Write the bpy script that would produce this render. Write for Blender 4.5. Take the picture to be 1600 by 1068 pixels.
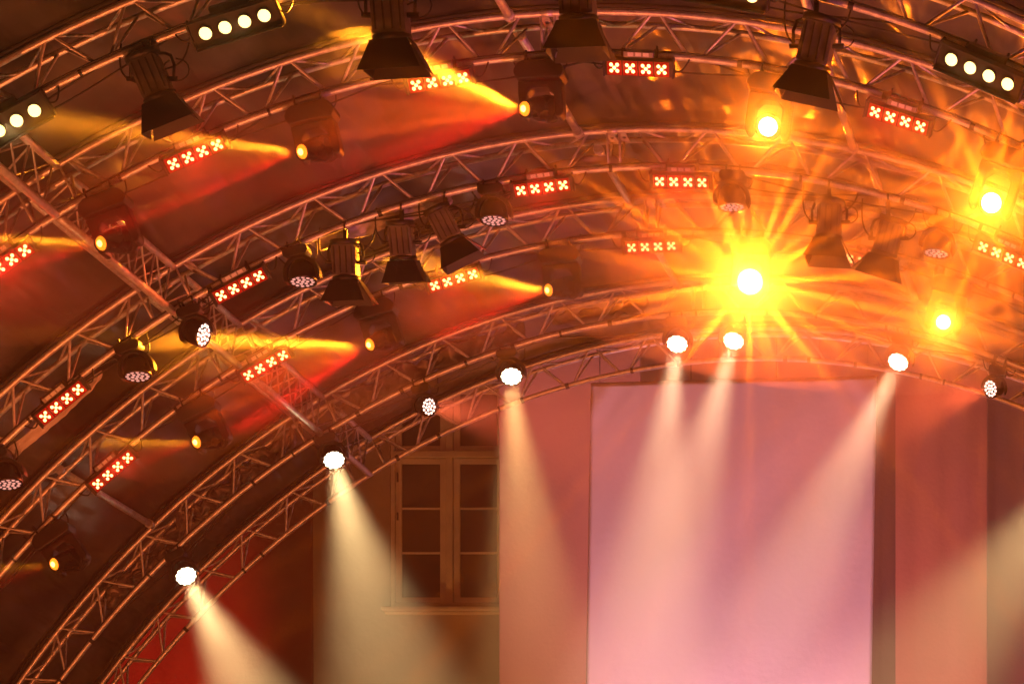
import bpy, math, random
from mathutils import Vector, Matrix, Quaternion
random.seed(7)
R = math.radians
SC = bpy.context.scene
for o in list(bpy.data.objects): bpy.data.objects.remove(o)
COL = SC.collection

# ------------------------------------------------------------------ camera
CAM = Vector((0, 0, 1.7))
cd = bpy.data.cameras.new('camera'); cam = bpy.data.objects.new('camera', cd); COL.objects.link(cam)
cam.location = CAM; cam.rotation_euler = (R(90), 0, 0)
cd.sensor_width = 36; cd.lens = 5700/1600*36
cd.shift_x = -(1840-800)/1600; cd.shift_y = (1785-534)/1600
cd.clip_start = .1; cd.clip_end = 600
SC.camera = cam

# ------------------------------------------------------------------ world, colour
W = bpy.data.worlds.new('World'); SC.world = W; W.use_nodes = True
nt = W.node_tree; bg = nt.nodes['Background']
sky = nt.nodes.new('ShaderNodeTexSky'); sky.sky_type = 'NISHITA'; sky.sun_disc = False
sky.sun_elevation = R(-6); sky.sun_rotation = R(200)
nt.links.new(sky.outputs[0], bg.inputs[0]); bg.inputs[1].default_value = .05
SC.view_settings.view_transform = 'Standard'; SC.view_settings.look = 'None'
SC.view_settings.exposure = 0.1; SC.view_settings.gamma = 1
cy = SC.cycles
cy.use_denoising = True; cy.max_bounces = 5; cy.diffuse_bounces = 2; cy.glossy_bounces = 2
cy.transmission_bounces = 2; cy.volume_bounces = 0; cy.transparent_max_bounces = 4
cy.sample_clamp_indirect = 4; cy.caustics_reflective = False; cy.caustics_refractive = False

HAZE = .0082

def aim_quat(d): return Vector(d).normalized().to_track_quat('-Z', 'Y')

def lamp(kind, loc, d, color, power, cone=30, blend=.5, radius=.03, name='spot', size=1):
    ld = bpy.data.lights.new(name, kind); ld.color = color; ld.energy = power
    if kind == 'SPOT':
        ld.spot_size = R(cone); ld.spot_blend = blend; ld.shadow_soft_size = radius
    elif kind == 'AREA': ld.size = size
    else: ld.shadow_soft_size = radius
    o = bpy.data.objects.new(name, ld); COL.objects.link(o); o.location = loc
    o.rotation_mode = 'QUATERNION'; o.rotation_quaternion = aim_quat(d)
    return o

# unseen upward wash lights, added below the picture to brighten roof, screen, drapes and wall
def wash(loc, target, color, power, cone=70, blend=.8):
    lamp('SPOT', loc, Vector(target)-Vector(loc), color, power, cone, blend, .12, 'added_wash')
wash((-7.0, 15.4, 1.2), (-5.6, 22, 6.5), (1, .20, .045), 820, 95)
wash((-2.6, 15.0, 1.2), (-3.6, 22, 7.8), (1, .19, .045), 1250, 95)
wash((1.5, 15.0, 1.2), (-2.2, 20, 7.4), (1, .18, .34), 1100, 44)
wash((-3.3, 27.6, 1.3), (-3.0, 29.0, 4.6), (1, .42, .55), 1900, 75)      # unseen pink light added to brighten the hanging screen
wash((-2.6, 28.5, 1.3), (-1.4, 31, 5.0), (1, .12, .03), 480, 80)
wash((-4.9, 28.3, 1.3), (-5.3, 31, 5.0), (1, .12, .03), 480, 70)
wash((-8.2, 30.5, 1.3), (-9.1, 33, 5.9), (1, .025, .02), 3800, 22, 1)

wash((-7.2, 34.5, 1.3), (-7.9, 38, 5.6), (1, .36, .08), 450, 85, 1)     # unseen light added to lift the wall round the window

# ------------------------------------------------------------------ materials
MATS = {}
def mat(name, col, rough=.5, metal=0, bump=0, bscale=60, var=0, vscale=8, emit=None, es=0, spec=.5):
    if name in MATS: return MATS[name]
    m = bpy.data.materials.new(name); m.use_nodes = True; n = m.node_tree; b = n.nodes['Principled BSDF']
    b.inputs['Base Color'].default_value = (*col, 1); b.inputs['Roughness'].default_value = rough
    b.inputs['Metallic'].default_value = metal; b.inputs['Specular IOR Level'].default_value = spec
    tc = n.nodes.new('ShaderNodeTexCoord')
    if var:
        ns = n.nodes.new('ShaderNodeTexNoise'); ns.inputs['Scale'].default_value = vscale; ns.inputs['Detail'].default_value = 5
        n.links.new(tc.outputs['Object'], ns.inputs['Vector'])
        mr = n.nodes.new('ShaderNodeMapRange'); mr.inputs['From Min'].default_value = .3; mr.inputs['From Max'].default_value = .7
        mr.inputs['To Min'].default_value = 1-var; mr.inputs['To Max'].default_value = 1+var
        n.links.new(ns.outputs['Fac'], mr.inputs['Value'])
        mx = n.nodes.new('ShaderNodeMix'); mx.data_type = 'RGBA'; mx.blend_type = 'MULTIPLY'; mx.inputs['Factor'].default_value = 1
        mx.inputs['A'].default_value = (*col, 1); n.links.new(mr.outputs[0], mx.inputs['B']); n.links.new(mx.outputs['Result'], b.inputs['Base Color'])
        rm = n.nodes.new('ShaderNodeMapRange'); rm.inputs['To Min'].default_value = max(.05, rough-.15); rm.inputs['To Max'].default_value = min(1, rough+.15)
        n.links.new(ns.outputs['Fac'], rm.inputs['Value']); n.links.new(rm.outputs[0], b.inputs['Roughness'])
    if bump:
        nb = n.nodes.new('ShaderNodeTexNoise'); nb.inputs['Scale'].default_value = bscale; nb.inputs['Detail'].default_value = 4
        n.links.new(tc.outputs['Object'], nb.inputs['Vector'])
        bp = n.nodes.new('ShaderNodeBump'); bp.inputs['Strength'].default_value = bump; bp.inputs['Distance'].default_value = .01
        n.links.new(nb.outputs['Fac'], bp.inputs['Height']); n.links.new(bp.outputs[0], b.inputs['Normal'])
    if emit:
        b.inputs['Emission Color'].default_value = (*emit, 1); b.inputs['Emission Strength'].default_value = es
        m.cycles.emission_sampling = 'NONE'
    MATS[name] = m; return m

ALU = mat('aluminium', (.86, .82, .77), .38, .6, .15, 120, .22, 25)
ALU2 = mat('aluminium_brace', (.78, .75, .71), .42, .5, .1, 120, .25, 30)
BLACK = mat('black_metal', (.008, .0075, .0075), .45, 0, .25, 150, .3, 20)
BLACK2 = mat('black_plastic', (.010, .010, .011), .3, 0, .1, 200, .2, 12)
TAPE = mat('black_tape', (.03, .028, .028), .6)
CABLE = mat('cable_rubber', (.02, .018, .018), .5)
SEAM = mat('seam_black', (.015, .013, .013), .7)
GREYP = mat('grey_panel', (.22, .21, .2), .45, .3, .1, 60, .2, 20)
FINS = mat('fixture_fins', (.16, .15, .14), .4, .5, .1, 90, .3, 25)
CLOTH = mat('pale_cloth', (.62, .55, .52), .6, 0, .5, 25, .15, 6)
LABEL = mat('white_sticker', (.75, .75, .75), .5)
RED_GLOW = mat('red_glow_plate', (.3, .01, .01), .3, 0, emit=(1, .012, .004), es=.3)  # plate emits a red glow in place of the dots' light on the housing
RED_DOT = mat('led_dot', (.8, .5, .3), .3, 0, emit=(1, .42, .13), es=7)
WHITE_LAMP = mat('white_lamp', (.8, .8, .7), .3, 0, emit=(1, .70, .20), es=4)
LED_LIT = mat('led_lens_lit', (.8, .8, .7), .3, 0, emit=(1, .82, .5), es=16)
LED_PINK = mat('led_lens_pink', (.8, .7, .7), .3, 0, emit=(1, .62, .5), es=4)
LED_DIM = mat('led_lens_dim', (.75, .7, .7), .15, 0, emit=(1, .55, .5), es=.55)
MOVE_LENS = mat('orange_lens', (.8, .4, .1), .2, 0, emit=(1, .22, .01), es=2.6)
MOVE_CORE = mat('bulb_core', (.9, .8, .5), .2, 0, emit=(1, .50, .10), es=7)
FLARE = mat('bright_lens', (.9, .8, .5), .2, 0, emit=(1, .75, .32), es=30)

# ------------------------------------------------------------------ mesh builder
class MB:
    def __init__(s): s.v = []; s.f = []; s.m = []
    def add(s, vs, fs, M=None, mi=0):
        k = len(s.v)
        s.v += [tuple(M @ Vector(p)) if M is not None else tuple(p) for p in vs]
        s.f += [tuple(i+k for i in f) for f in fs]; s.m += [mi]*len(fs); return s
    def box(s, c, d, M=None, mi=0):
        x, y, z = c; a, b, h = d[0]/2, d[1]/2, d[2]/2
        vs = [(x+i*a, y+j*b, z+k*h) for k in (-1, 1) for j in (-1, 1) for i in (-1, 1)]
        return s.add(vs, [(0, 2, 3, 1), (4, 5, 7, 6), (0, 1, 5, 4), (2, 6, 7, 3), (0, 4, 6, 2), (1, 3, 7, 5)], M, mi)
    def tube(s, pts, r, n=8, M=None, mi=0, caps=True, up=None):
        P = [Vector(p) for p in pts]; L = len(P); vs = []
        T = [(P[min(i+1, L-1)]-P[max(i-1, 0)]).normalized() for i in range(L)]
        a = T[0].orthogonal().normalized()
        for i in range(L):
            if i: a = (T[i-1].rotation_difference(T[i]) @ a)
            a = (a-T[i]*a.dot(T[i])).normalized(); b = T[i].cross(a)
            k = 1
            if 0 < i < L-1:
                c = max(.5, T[i].dot((P[i+1]-P[i]).normalized())); k = 1/c
                bend = ((P[i+1]-P[i]).normalized()-(P[i]-P[i-1]).normalized())
                bd = bend.normalized() if bend.length > 1e-6 else None
            else: bd = None
            for j in range(n):
                q = (a*math.cos(2*math.pi*j/n)+b*math.sin(2*math.pi*j/n))*r
                if bd is not None and k > 1.02: q = q+bd*q.dot(bd)*(k-1)
                vs.append(P[i]+q)
        fs = [(i*n+j, i*n+(j+1) % n, (i+1)*n+(j+1) % n, (i+1)*n+j) for i in range(L-1) for j in range(n)]
        if caps: fs += [tuple(range(n-1, -1, -1)), tuple(range((L-1)*n, L*n))]
        return s.add(vs, fs, M, mi)
    def lathe(s, prof, n=20, M=None, mi=0):
        vs = []; fs = []
        for r, z in prof:
            for j in range(n): vs.append((r*math.cos(2*math.pi*j/n), r*math.sin(2*math.pi*j/n), z))
        for i in range(len(prof)-1):
            for j in range(n): fs.append((i*n+j, i*n+(j+1) % n, (i+1)*n+(j+1) % n, (i+1)*n+j))
        fs += [tuple(range(n-1, -1, -1)), tuple(range((len(prof)-1)*n, len(prof)*n))]
        return s.add(vs, fs, M, mi)
    def prism(s, poly, d, M=None, mi=0):          # polygon in xz, thickness d along y
        n = len(poly)
        vs = [(x, -d/2, z) for x, z in poly]+[(x, d/2, z) for x, z in poly]
        fs = [tuple(range(n)), tuple(range(2*n-1, n-1, -1))]+[(i, i+n, (i+1) % n+n, (i+1) % n) for i in range(n)]
        return s.add(vs, fs, M, mi)
    def dome(s, c, r, h, M=None, mi=0, n=10):
        pr = [(r, 0), (r*.92, h*.4), (r*.7, h*.75), (r*.35, h*.95), (r*.02, h)]
        return s.lathe([(a, b) for a, b in pr], n, (M or Matrix()) @ Matrix.Translation(c), mi)
    def build(s, name, mats, parent=None, smooth=False, bevel=0):
        me = bpy.data.meshes.new(name); me.from_pydata(s.v, [], s.f)
        for m in (mats if isinstance(mats, (list, tuple)) else [mats]): me.materials.append(m)
        me.polygons.foreach_set('material_index', s.m)
        if smooth: me.polygons.foreach_set('use_smooth', [len(f) <= 4 for f in s.f])
        me.update()
        o = bpy.data.objects.new(name, me); COL.objects.link(o)
        if parent is not None: o.parent = parent
        if bevel:
            b = o.modifiers.new('bevel', 'BEVEL'); b.width = bevel; b.segments = 2; b.limit_method = 'ANGLE'
        return o

def tag(o, label=None, cat=None, group=None, kind=None):
    for k, v in (('label', label), ('category', cat), ('group', group), ('kind', kind)):
        if v: o[k] = v
    return o
def empty(name, loc, label, cat, group=None, rot=None):
    o = bpy.data.objects.new(name, None); COL.objects.link(o); o.location = loc; o.empty_display_size = .1
    if rot is not None: o.rotation_euler = rot
    return tag(o, label, cat, group)

# ------------------------------------------------------------------ layout: stage arches (metres)
# all arches share one semi-ellipse; they stand one behind the other along +Y
def at(px, py, Y): return Vector(((px-1840)*Y/5700, Y, 1.7-(py-1785)*Y/5700))
CX, CZ, EA, EB, INSET, DEPTH = -3.0, -.31, 6.473, 7.897, .219, .215
ARCH_Y = {1: 17.54, 2: 19.0, 3: 21.2, 4: 22.7, 5: 24.9, 6: 26.37}
def ell(th, off, Y): return Vector((CX+(EA+off)*math.sin(th), Y, CZ+(EB+off)*math.cos(th)))
TH = [R(-90+i*.05) for i in range(3601)]; ARC = [0]
for i in range(1, 3601): ARC.append(ARC[-1]+(ell(TH[i], 0, 0)-ell(TH[i-1], 0, 0)).length)
import bisect
MID = ARC[1800]
def th_at(sarc):                                       # arc length from apex -> angle
    x = sarc+MID; i = min(3600, max(1, bisect.bisect(ARC, x)))
    t = (x-ARC[i-1])/(ARC[i]-ARC[i-1]); return TH[i-1]+(TH[i]-TH[i-1])*t
def arc_of(th): return ARC[min(3600, max(0, round((math.degrees(th)+90)/.05)))]-MID
def th_of_x(X, off=0): return math.asin((X-CX)/(EA+off))
ZERO = .02
def chord_pt(kind, sarc, Y):
    th = th_at(sarc)
    if kind == 'front': return ell(th, 0, Y)
    if kind == 'back': return ell(th, 0, Y+DEPTH)
    return ell(th, -INSET, Y+.0)
END = MID-.35
PITCH = .427
TH_P1, TH_P2 = th_of_x(-1752/300), th_of_x(-1811/300)     # the side purlin meets the arches here
S_PUR = (arc_of(TH_P1)+arc_of(TH_P2))/2
S_TOP = arc_of(th_of_x(-985/300))
arch_names = {1: 'foremost arched truss, crossing the upper left corner with the white lamp bars under it',
              2: 'second arched truss, carrying the red lamp bars across the top of the roof',
              3: 'third arched truss, carrying black lanterns and domed wash lights in the middle',
              4: 'fourth arched truss, the slim one behind the black lanterns',
              5: 'fifth arched truss, carrying the bright white beam lights in a row',
              6: 'rearmost arched truss, framing the window and the pale hanging screen'}
def build_arch(k):
    Y = ARCH_Y[k]
    root = empty('arch_truss', (CX, Y, 0), arch_names[k], 'truss', 'arched roof trusses')
    inv = Matrix.Translation((-CX, -Y, 0))
    for kind in ('front', 'back', 'inner'):
        MB().tube([chord_pt(kind, -END+2*END*i/150, Y) for i in range(151)], .0172 if kind != 'inner' else .0182, 10, inv).build('chord', ALU, root, True)
    # lacing: bent rod zigzags between each pair of chords
    sections = [(-END, S_PUR-.16), (S_PUR+.16, S_TOP-.12), (S_TOP+.12, -S_PUR-.16), (-S_PUR+.16, END)]
    for a, b, ph in (('front', 'inner', 0), ('back', 'inner', .25), ('front', 'back', .5)):
        for s0, s1 in sections:
            n = max(1, round((s1-s0)/PITCH)); p = (s1-s0)/n; pts = []
            for i in range(n):
                s = s0+i*p
                pts += [chord_pt(a, s+.02, Y), chord_pt(b, s+p*.5-.03, Y), chord_pt(b, s+p*.5+.03, Y), chord_pt(a, s+p-.02, Y)]
            MB().tube(pts, .0070, 6, inv).build('lacing', ALU2, root, True)
    # end struts and joint plates
    for sj in (S_PUR-.13, S_PUR+.13, S_TOP-.036, S_TOP+.036, -S_PUR-.13, -S_PUR+.13):
        for a, b in (('front', 'inner'), ('back', 'inner')):
            MB().tube([chord_pt(a, sj, Y), chord_pt(b, sj, Y)], .0075, 6, inv).build('strut', ALU2, root, True)
    for sj in (S_TOP-.02, S_TOP+.05, S_PUR+.2):
        th = th_at(sj); p = ell(th, -.012, Y+DEPTH*.5)
        Mx = inv @ Matrix.Translation(p) @ Matrix.Rotation(th, 4, 'Y')
        m = MB(); m.box((0, -.06, 0), (.045, .075, .006), Mx); m.box((0, .06, 0), (.045, .075, .006), Mx); m.box((0.016, 0, 0), (.013, .05, .006), Mx); m.box((-.016, 0, 0), (.013, .05, .006), Mx)
        m.build('joint_plate', ALU, root)
    # black tape bands on the inner chord
    rr = random.Random(k); s = -END+.3
    while s < END-.3:
        p = chord_pt('inner', s, Y); q = chord_pt('inner', s+rr.uniform(.012, .03), Y)
        MB().tube([p, q], .0215, 10, inv).build('tape_band', TAPE, root)
        s += rr.choice((.18, .35, .5, .62, .8))
    for kind in ('front', 'back'):
        for sj in (S_TOP, S_PUR, -S_PUR):
            MB().tube([chord_pt(kind, sj-.03, Y), chord_pt(kind, sj+.03, Y)], .0195, 10, inv).build('coupler', ALU, root, True)
    return root
for k in range(1, 7): build_arch(k)

# ------------------------------------------------------------------ purlins between the arches
def purlin_truss(sgn, label):
    root = empty('purlin_truss', (CX+sgn*2.8, ARCH_Y[1], 0), label, 'truss', 'side purlin trusses')
    inv = Matrix.Translation(-root.location)
    t1, t2 = (TH_P1, TH_P2); s1, s2 = arc_of(t1), arc_of(t2)
    if sgn > 0: s1, s2 = -s1, -s2
    sm = (s1+s2)/2
    bays = [(16.5, ARCH_Y[1])]+[(ARCH_Y[i]+(.0), ARCH_Y[i+1]) for i in range(1, 6)]
    for y0, y1 in bays:
        A = lambda Y: ell(th_at(s1), 0, Y); B = lambda Y: ell(th_at(s2), 0, Y); C = lambda Y: ell(th_at(sm), -INSET, Y)
        first = y0 < 17
        ya, yb = (y0 if first else y0+DEPTH), y1
        MB().tube([A(ya), A(yb)], .0215, 10, inv).build('chord', ALU, root, True)
        MB().tube([B(ya), B(yb)], .0215, 10, inv).build('chord', ALU, root, True)
        MB().tube([C(y0+.018), C(yb-.018)], .024, 10, inv).build('chord', ALU, root, True)
        for F, G, ph in ((A, C, 0), (B, C, .2), (A, B, .1)):
            n = max(2, round((yb-ya)/.36)); p = (yb-ya-.1)/n; pts = []
            for i in range(n):
                y = ya+.05+i*p
                pts += [F(y+.015), G(y+p/2-.02), G(y+p/2+.02), F(y+p-.015)]
            MB().tube(pts, .0065, 6, inv).build('lacing', ALU2, root, True)
purlin_truss(-1, 'long triangular truss running back along the left side, crossing under the arches')

def purlin_tube(u, v, y0, y1, label):
    X, Z = u/300, 1.7-v/300
    root = empty('purlin_tube', (X, y0, Z), label, 'tube', 'single purlin tubes')
    inv = Matrix.Translation(-root.location)
    MB().tube([(X, y0, Z), (X, y1, Z)], .024, 12, inv).build('tube', ALU, root, True)
    for y in (y0+.02, y1-.05):
        MB().tube([(X, y, Z), (X, y+.05, Z)], .031, 12, inv).build('coupler', ALU, root, True)
ofs = 0
purlin_tube(-1043, -1757, ARCH_Y[1]+.03, ARCH_Y[2]-.02, 'short bare tube entering at the top edge left of the tall black lantern')
purlin_tube(-1043, -1757, ARCH_Y[2]+.23, ARCH_Y[3]-.02, 'bare metal tube sloping down behind the moving head under the tall black lantern')
purlin_tube(-1022, -1752, ARCH_Y[3]+.23, ARCH_Y[4]-.02, 'bare metal tube between the two red lamp bars in the middle of the roof')
purlin_tube(-1022, -1752, ARCH_Y[4]+.23, ARCH_Y[5]-.02, 'faint bare tube running down behind the centre red lamp bar')
purlin_tube(-564, -1730, ARCH_Y[1]-.6, ARCH_Y[2]-.02, 'bare tube entering at the top edge behind the round cable loop')
purlin_tube(-564, -1730, ARCH_Y[2]+.23, ARCH_Y[3]-.02, 'long bare tube beside the tilted red lamp bar at upper right')
purlin_tube(-540, -1724, ARCH_Y[3]+.23, ARCH_Y[4]-.02, 'short bare tube behind the lanterns right of the brightest lamp')
purlin_tube(-537, -1723, ARCH_Y[4]+.23, ARCH_Y[5]-.02, 'pale bare tube just above the small bright lamp at right')
purlin_tube(-2101, -1265, ARCH_Y[4]+.1, ARCH_Y[5]-.02, 'bare tube at lower left ending on the fifth arch below a red lamp bar')

# ------------------------------------------------------------------ canopy
def canopy_mat():
    m = bpy.data.materials.new('canopy_fabric'); m.use_nodes = True; n = m.node_tree; b = n.nodes['Principled BSDF']
    uv = n.nodes.new('ShaderNodeUVMap'); uv.uv_map = 'UVMap'
    def noise(sx, sy, detail, rot=0, dist=0):
        mp = n.nodes.new('ShaderNodeMapping'); mp.inputs['Scale'].default_value = (sx, sy, 1); mp.inputs['Rotation'].default_value = (0, 0, rot)
        n.links.new(uv.outputs[0], mp.inputs['Vector'])
        t = n.nodes.new('ShaderNodeTexNoise'); t.inputs['Scale'].default_value = 1; t.inputs['Detail'].default_value = detail; t.inputs['Distortion'].default_value = dist
        n.links.new(mp.outputs[0], t.inputs['Vector']); return t.outputs['Fac']
    a = noise(6, .9, 1.5, .25, .3); c = noise(1.6, 1.0, 2, .15, .5); f = noise(40, 22, 4, .5)
    def math_(op, x, y):
        q = n.nodes.new('ShaderNodeMath'); q.operation = op
        for i, w in enumerate((x, y)):
            if isinstance(w, (int, float)): q.inputs[i].default_value = w
            else: n.links.new(w, q.inputs[i])
        return q.outputs[0]
    h = math_('ADD', math_('MULTIPLY', a, .5), math_('ADD', math_('MULTIPLY', c, .8), math_('MULTIPLY', f, .008)))
    bp = n.nodes.new('ShaderNodeBump'); bp.inputs['Strength'].default_value = .8; bp.inputs['Distance'].default_value = .14
    n.links.new(h, bp.inputs['Height']); n.links.new(bp.outputs[0], b.inputs['Normal'])
    cr = n.nodes.new('ShaderNodeValToRGB'); cr.color_ramp.elements[0].position = .35; cr.color_ramp.elements[1].position = .7
    cr.color_ramp.elements[0].color = (.022, .019, .018, 1); cr.color_ramp.elements[1].color = (.14, .125, .115, 1)
    n.links.new(c, cr.inputs[0]); n.links.new(cr.outputs[0], b.inputs['Base Color'])
    b.inputs['Roughness'].default_value = .42; b.inputs['Metallic'].default_value = .25
    return m
CAN = canopy_mat()
from mathutils import noise as mn
def build_canopy():
    root = empty('stage_canopy', (CX, 22, 0), 'wrinkled dark fabric roof skin stretched over the curved trusses', 'canopy')
    inv = Matrix.Translation((-CX, -22, 0))
    ys = [16.5]+[ARCH_Y[i] for i in range(1, 7)]
    for bi in range(6):
        y0, y1 = ys[bi], ys[bi+1]+(.22 if bi == 5 else 0)
        ns, ny = 260, 26
        vs = []; uvs = []
        for i in range(ns+1):
            s = -END+2*END*i/ns; th = th_at(s)
            for j in range(ny+1):
                t = j/ny; Y = y0+(y1-y0)*t
                bulge = math.sin(math.pi*t)
                w = mn.noise(Vector((s*2.6+bi*7, Y*.45, 1.3)))*.07+mn.noise(Vector((s*6.5, Y*.9+bi*3, 5)))*.022
                if bi == 3: w += abs(mn.noise(Vector((s*7+Y*1.5, Y*3.0, 9))))*.07
                if bi == 5: w *= .4
                off = .045+.05*bulge+w*bulge**.6
                vs.append(inv @ ell(th, off, Y)); uvs.append((s, Y))
        fs = [(i*(ny+1)+j, i*(ny+1)+j+1, (i+1)*(ny+1)+j+1, (i+1)*(ny+1)+j) for i in range(ns) for j in range(ny)]
        me = bpy.data.meshes.new('canopy_panel'); me.from_pydata([tuple(v) for v in vs], [], fs); me.materials.append(CAN)
        ul = me.uv_layers.new(name='UVMap')
        for l in me.loops: ul.data[l.index].uv = uvs[l.vertex_index]
        me.polygons.foreach_set('use_smooth', [True]*len(fs))
        o = bpy.data.objects.new('canopy_panel', me); COL.objects.link(o); o.parent = root
        sm = o.modifiers.new('solid', 'SOLIDIFY'); sm.thickness = .003; sm.offset = 1
    for k in range(1, 7):
        MB().tube([ell(th_at(-END+2*END*i/160), .036, ARCH_Y[k]) for i in range(161)], .015, 8, inv).build('edge_rope', SEAM, root, True)
build_canopy()

# ------------------------------------------------------------------ ground, deck, building, drapes, screen
def slab(name, x0, x1, y0, y1, z0, z1, m):
    o = MB().box(((x0+x1)/2, (y0+y1)/2, (z0+z1)/2), (x1-x0, y1-y0, z1-z0)).build(name, m); tag(o, kind='structure'); return o
slab('ground', -150, 150, -60, 200, -.5, 0, mat('paving', (.16, .15, .14), .8, 0, .4, 8, .3, 2))
slab('stage_deck', -9.3, 3.3, 16.5, 33, .004, 1.1, mat('deck_board', (.05, .045, .04), .55, 0, .3, 12, .3, 3))

PLASTER = mat('plaster', (.42, .34, .26), .85, 0, .5, 14, .12, 1.6)
PAINT = mat('window_paint', (.78, .70, .56), .5, 0, .2, 30, .1, 5)
GLASSM = mat('dark_glass', (.03, .022, .018), .12, 0, .03, 3)
YW = 38.0
def wp(px, py): return at(px, py, YW)
bld = empty('building', (-11, YW, 0), 'plain plastered building with one tall casement window behind the stage', 'building')
ib = Matrix.Translation(-bld.location)
wx0, wx1 = wp(609, 0).x, wp(793, 0).x; wz0, wz1 = wp(0, 948).z, wp(0, 598).z
m = MB(); xs = [-34, wx0, wx1, 18]; zs = [0, wz0, wz1, 16]; vs = [(x, YW, z) for z in zs for x in xs]
fs = [(j*4+i, j*4+i+1, (j+1)*4+i+1, (j+1)*4+i) for j in range(3) for i in range(3) if (i, j) != (1, 1)]
vs += [(x, YW+.3, z) for x, z in ((wx0, wz0), (wx1, wz0), (wx1, wz1), (wx0, wz1))]
c4 = [5, 6, 10, 9]; fs += [(c4[i], c4[(i+1) % 4], 16+(i+1) % 4, 16+i) for i in range(4)]
vs += [(-34, YW+.6, 0), (18, YW+.6, 0), (18, YW+.6, 16), (-34, YW+.6, 16)]
fs += [(20, 23, 22, 21), (0, 20, 21, 3), (12, 15, 22, 23), (0, 12, 23, 20), (3, 21, 22, 15)]
m.add(vs, fs, ib); m.build('wall', PLASTER, bld)
def build_window():
    root = MB()
    yf = YW+.05
    def bar(a, b, c, d, y=yf, t=.06, mm=root): # pixel rect -> box
        p, q = wp(a, d), wp(c, b); mm.box(((p.x+q.x)/2, y, (p.z+q.z)/2), (abs(q.x-p.x), t, abs(q.z-p.z)), ib)
    bar(609.5, 598.5, 616, 947.5); bar(786, 598.5, 792.5, 947.5); bar(616, 598.5, 786, 605); bar(616, 940.5, 786, 947.5)
    bar(616, 704, 786, 714, yf-.02, .1); bar(697, 605, 707, 704, yf-.01, .08); bar(697, 714, 707, 940.5, yf-.01, .08)
    win = root.build('window', PAINT, bld, bevel=.006)
    for (a, c) in ((617, 696), (708, 785)):
        for (b, d, rows) in ((606, 703, 1), (715, 939.5, 3)):
            f = MB(); y = yf+.012; w = 9.5
            bar(a, b, a+w, d, y, .05, f); bar(c-w, b, c, d, y, .05, f); bar(a+w, b, c-w, b+8, y, .05, f); bar(a+w, d-8, c-w, d, y, .05, f)
            h = (d-b-16)/rows
            for r_ in range(1, rows): bar(a+w, b+8+h*r_-1.6, c-w, b+8+h*r_+1.6, y, .035, f)
            f.build('sash', PAINT, win, bevel=.004)
            for r_ in range(rows):
                g = MB(); bar(a+w-.5, b+8+h*r_-.5, c-w+.5, b+8+h*(r_+1)+.5, y+.008, .008, g); g.build('pane', GLASSM, win)
    s_ = MB(); bar(599, 949, 801, 955, YW-.04, .16, s_); bar(603, 955.5, 797, 960, YW-.02, .08, s_); s_.build('sill', PAINT, win, bevel=.008)
    k = MB(); bar(620, 738, 622, 752, yf-.045, .03, k); bar(620, 800, 622, 812, yf-.045, .03, k); k.build('hinge', BLACK, win)
    bk = MB(); p, q = wp(609, 948), wp(793, 598); bk.box(((p.x+q.x)/2, YW+.25, (p.z+q.z)/2), (q.x-p.x-.01, .02, q.z-p.z-.01), ib); bk.build('dark_backing', mat('room_dark', (.05, .03, .02), .9), win)  # dark sheet behind the panes, standing in for the unlit room
build_window()

def drape(name, px0, px1, Y, zt, col, label, folds, amp, seedv, thick=.012):
    x0, x1 = at(px0, 0, Y).x, at(px1, 0, Y).x
    root = empty(name, ((x0+x1)/2, Y, 1.1), label, 'drape', 'backdrop drapes'); inv = Matrix.Translation(-root.location)
    nx, nz = 90, 30; vs = []; fs = []
    for i in range(nx+1):
        x = x0+(x1-x0)*i/nx
        for j in range(nz+1):
            z = 1.11+(zt-1.11)*j/nz
            y = Y+amp*mn.noise(Vector((x*folds, z*.15, seedv)))+amp*.4*mn.noise(Vector((x*folds*2.7, z*.3, seedv+4)))
            vs.append((x, y, z))
    fs = [(i*(nz+1)+j, (i+1)*(nz+1)+j, (i+1)*(nz+1)+j+1, i*(nz+1)+j+1) for i in range(nx) for j in range(nz)]
    o = MB().add(vs, fs, inv).build('cloth', col, root, True)
    sm = o.modifiers.new('solid', 'SOLIDIFY'); sm.thickness = thick
    MB().tube([(x0-.05, Y, zt+.02), (x1+.05, Y, zt+.02)], .025, 10, inv).build('rail', ALU, root, True)
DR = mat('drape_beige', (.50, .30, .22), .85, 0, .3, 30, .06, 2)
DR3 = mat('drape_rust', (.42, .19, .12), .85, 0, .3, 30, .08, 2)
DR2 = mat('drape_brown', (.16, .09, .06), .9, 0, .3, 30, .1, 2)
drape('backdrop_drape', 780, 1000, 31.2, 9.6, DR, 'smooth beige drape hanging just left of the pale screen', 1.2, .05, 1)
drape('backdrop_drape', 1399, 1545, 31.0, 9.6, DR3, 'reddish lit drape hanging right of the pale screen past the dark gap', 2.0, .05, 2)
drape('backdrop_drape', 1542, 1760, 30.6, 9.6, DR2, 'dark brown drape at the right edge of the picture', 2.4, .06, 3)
drape('backdrop_drape', 1280, 1420, 31.9, 9.6, DR2, 'narrow dark sheet standing in for the dark wall in the gap beside the pale screen', 3, .05, 5)  # dark sheet in place of the dark wall visible through the gap
drape('backdrop_drape', 60, 489, 33.2, 9.6, DR2, 'dark drape hanging in front of the wall at lower left', 1.5, .06, 6)

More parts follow.
